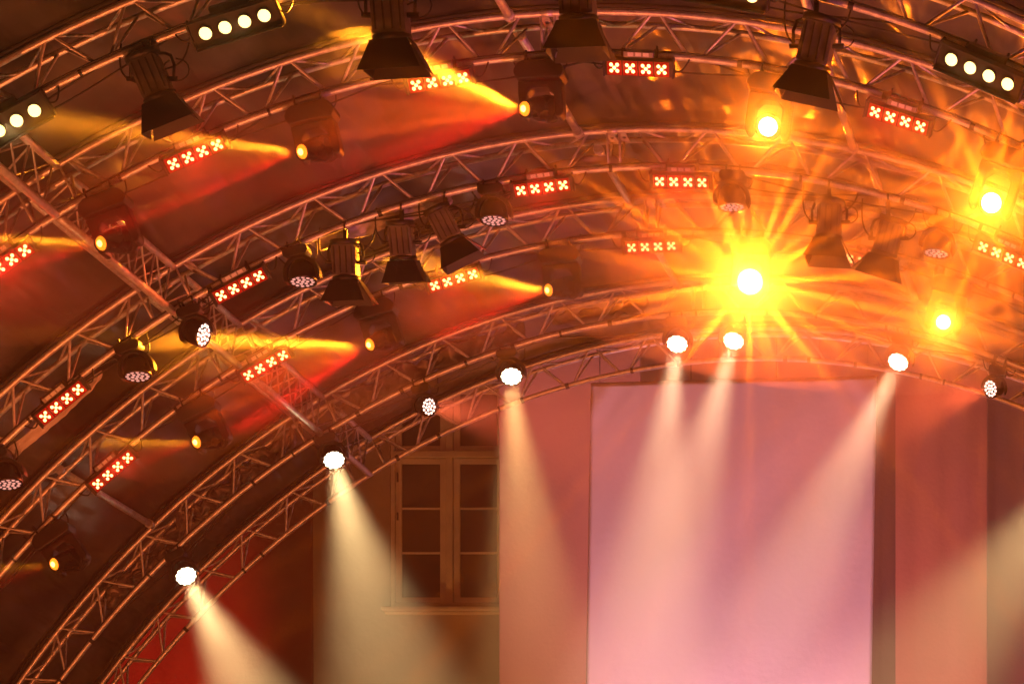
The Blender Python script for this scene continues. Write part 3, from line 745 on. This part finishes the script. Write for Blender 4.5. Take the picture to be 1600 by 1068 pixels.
strip(3, s_of(-20, 3), s_of(150, 3), -INSET-.03, -INSET-.10, .04, .06, 'pale cloth strip hanging along the third arch at the left edge', .012, seed=1)
strip(3, s_of(480, 3), s_of(700, 3), -INSET+.0, -INSET-.05, .06, .16, 'crumpled pale cloth over the three centre lanterns', .02, seed=2)
strip(3, s_of(820, 3), s_of(1000, 3), -.17, -.09, .12, .18, 'light cloth strip tucked inside the third arch at its top', .012, seed=3)
strip(3, s_of(1010, 3), s_of(1350, 3), -.18, -.12, .12, .18, 'pinkish cloth strip stretched inside the third arch right of its top', .01, seed=4)
FOIL = mat('crumpled_tarp', (.22, .17, .15), .35, .3, .6, 20, .35, 9)
strip(5, s_of(170, 5), s_of(470, 5), -.05, -.17, .14, .20, 'crumpled dark tarpaulin stuffed inside the lower left of the fifth arch', .07, FOIL, 5, 'crumpled_tarp')
strip(5, s_of(530, 5), s_of(820, 5), -.05, -.17, .14, .20, 'crumpled tarpaulin inside the fifth arch left of the centre', .07, FOIL, 6, 'crumpled_tarp')
strip(5, s_of(860, 5), s_of(1010, 5), -.06, -.15, .14, .20, 'crumpled tarpaulin inside the fifth arch near its top', .05, FOIL, 7, 'crumpled_tarp')

# ------------------------------------------------------------------ haze
hz = MB().box((-3, 70, 3), (320, 280, 42)); ho = hz.build('haze', bpy.data.materials.new('haze')); tag(ho, kind='stuff')
hm = ho.data.materials[0]; hm.use_nodes = True; n = hm.node_tree; n.nodes.remove(n.nodes['Principled BSDF'])
pv = n.nodes.new('ShaderNodeVolumePrincipled'); pv.inputs['Density'].default_value = HAZE; pv.inputs['Color'].default_value = (.9, .9, .9, 1); pv.inputs['Anisotropy'].default_value = .6
n.links.new(pv.outputs[0], next(x for x in n.nodes if x.type == 'OUTPUT_MATERIAL').inputs['Volume'])

def smoke(c, rx, ry, rz, dens, label):
    prof = [(math.sin(math.pi*i/24), -math.cos(math.pi*i/24)) for i in range(25)]; prof[0] = (.001, -1); prof[-1] = (.001, 1)
    o = MB().lathe(prof, 40, Matrix.Translation(c) @ Matrix.Diagonal((rx, ry, rz, 1))).build('smoke', bpy.data.materials.new('smoke'), None, True)
    tag(o, label, 'smoke', kind='stuff'); m = o.data.materials[0]; m.use_nodes = True; n = m.node_tree; n.nodes.remove(n.nodes['Principled BSDF'])
    v = n.nodes.new('ShaderNodeVolumePrincipled'); v.inputs['Density'].default_value = dens; v.inputs['Color'].default_value = (.9, .9, .9, 1); v.inputs['Anisotropy'].default_value = .6
    n.links.new(v.outputs[0], next(x for x in n.nodes if x.type == 'OUTPUT_MATERIAL').inputs['Volume'])
c = at(1172, 440, 22.3)
smoke(c, .42, .5, .38, .24, 'thick smoke hanging round the brightest lamp')
smoke(c+Vector((.2, -.1, .12)), 1.1, 1.3, .55, .16, 'smoke cloud drifting round the brightest lamp under the roof')
smoke(at(1370, 390, 21.6), 1.7, 1.9, .60, .10, 'inner part of the thin smoke under the right half of the roof')
smoke(at(1370, 362, 21.4), 2.3, 2.3, .84, .12, 'broad thin smoke under the right half of the roof')
smoke(at(1549, 317, 18.4), .9, .7, .75, .15, 'smoke round the bright star lamp near the right edge')
smoke(at(1200, 195, 18.6), .6, .45, .5, .17, 'smoke round the glowing lamp at upper right of the centre')
smoke(at(1474, 503, 22.5), .5, .5, .38, .22, 'smoke round the small bright lamp at right')
for k_, ln, dn, lab in (('m1', 1.25, .17, 'smoke in the orange fan left of the top'), ('m2', 1.0, .2, 'smoke in the wide orange fan at top centre'), ('m3', 1.1, .16, 'smoke in the narrow beam by the side truss'),
                   ('m4', .9, .2, 'smoke in the beam over the centre red bar'), ('m5', 1.15, .17, 'smoke in the paired yellow and red beams'), ('m6', .5, .2, 'smoke in the short beam at lower left'), ('m7', .4, .15, 'smoke in the faint beam at the lower left corner')):
    pc, pa = PROJ[k_]; smoke(pc+pa*ln*.72, ln*.76, ln*.76, ln*.36, dn*.75, lab)
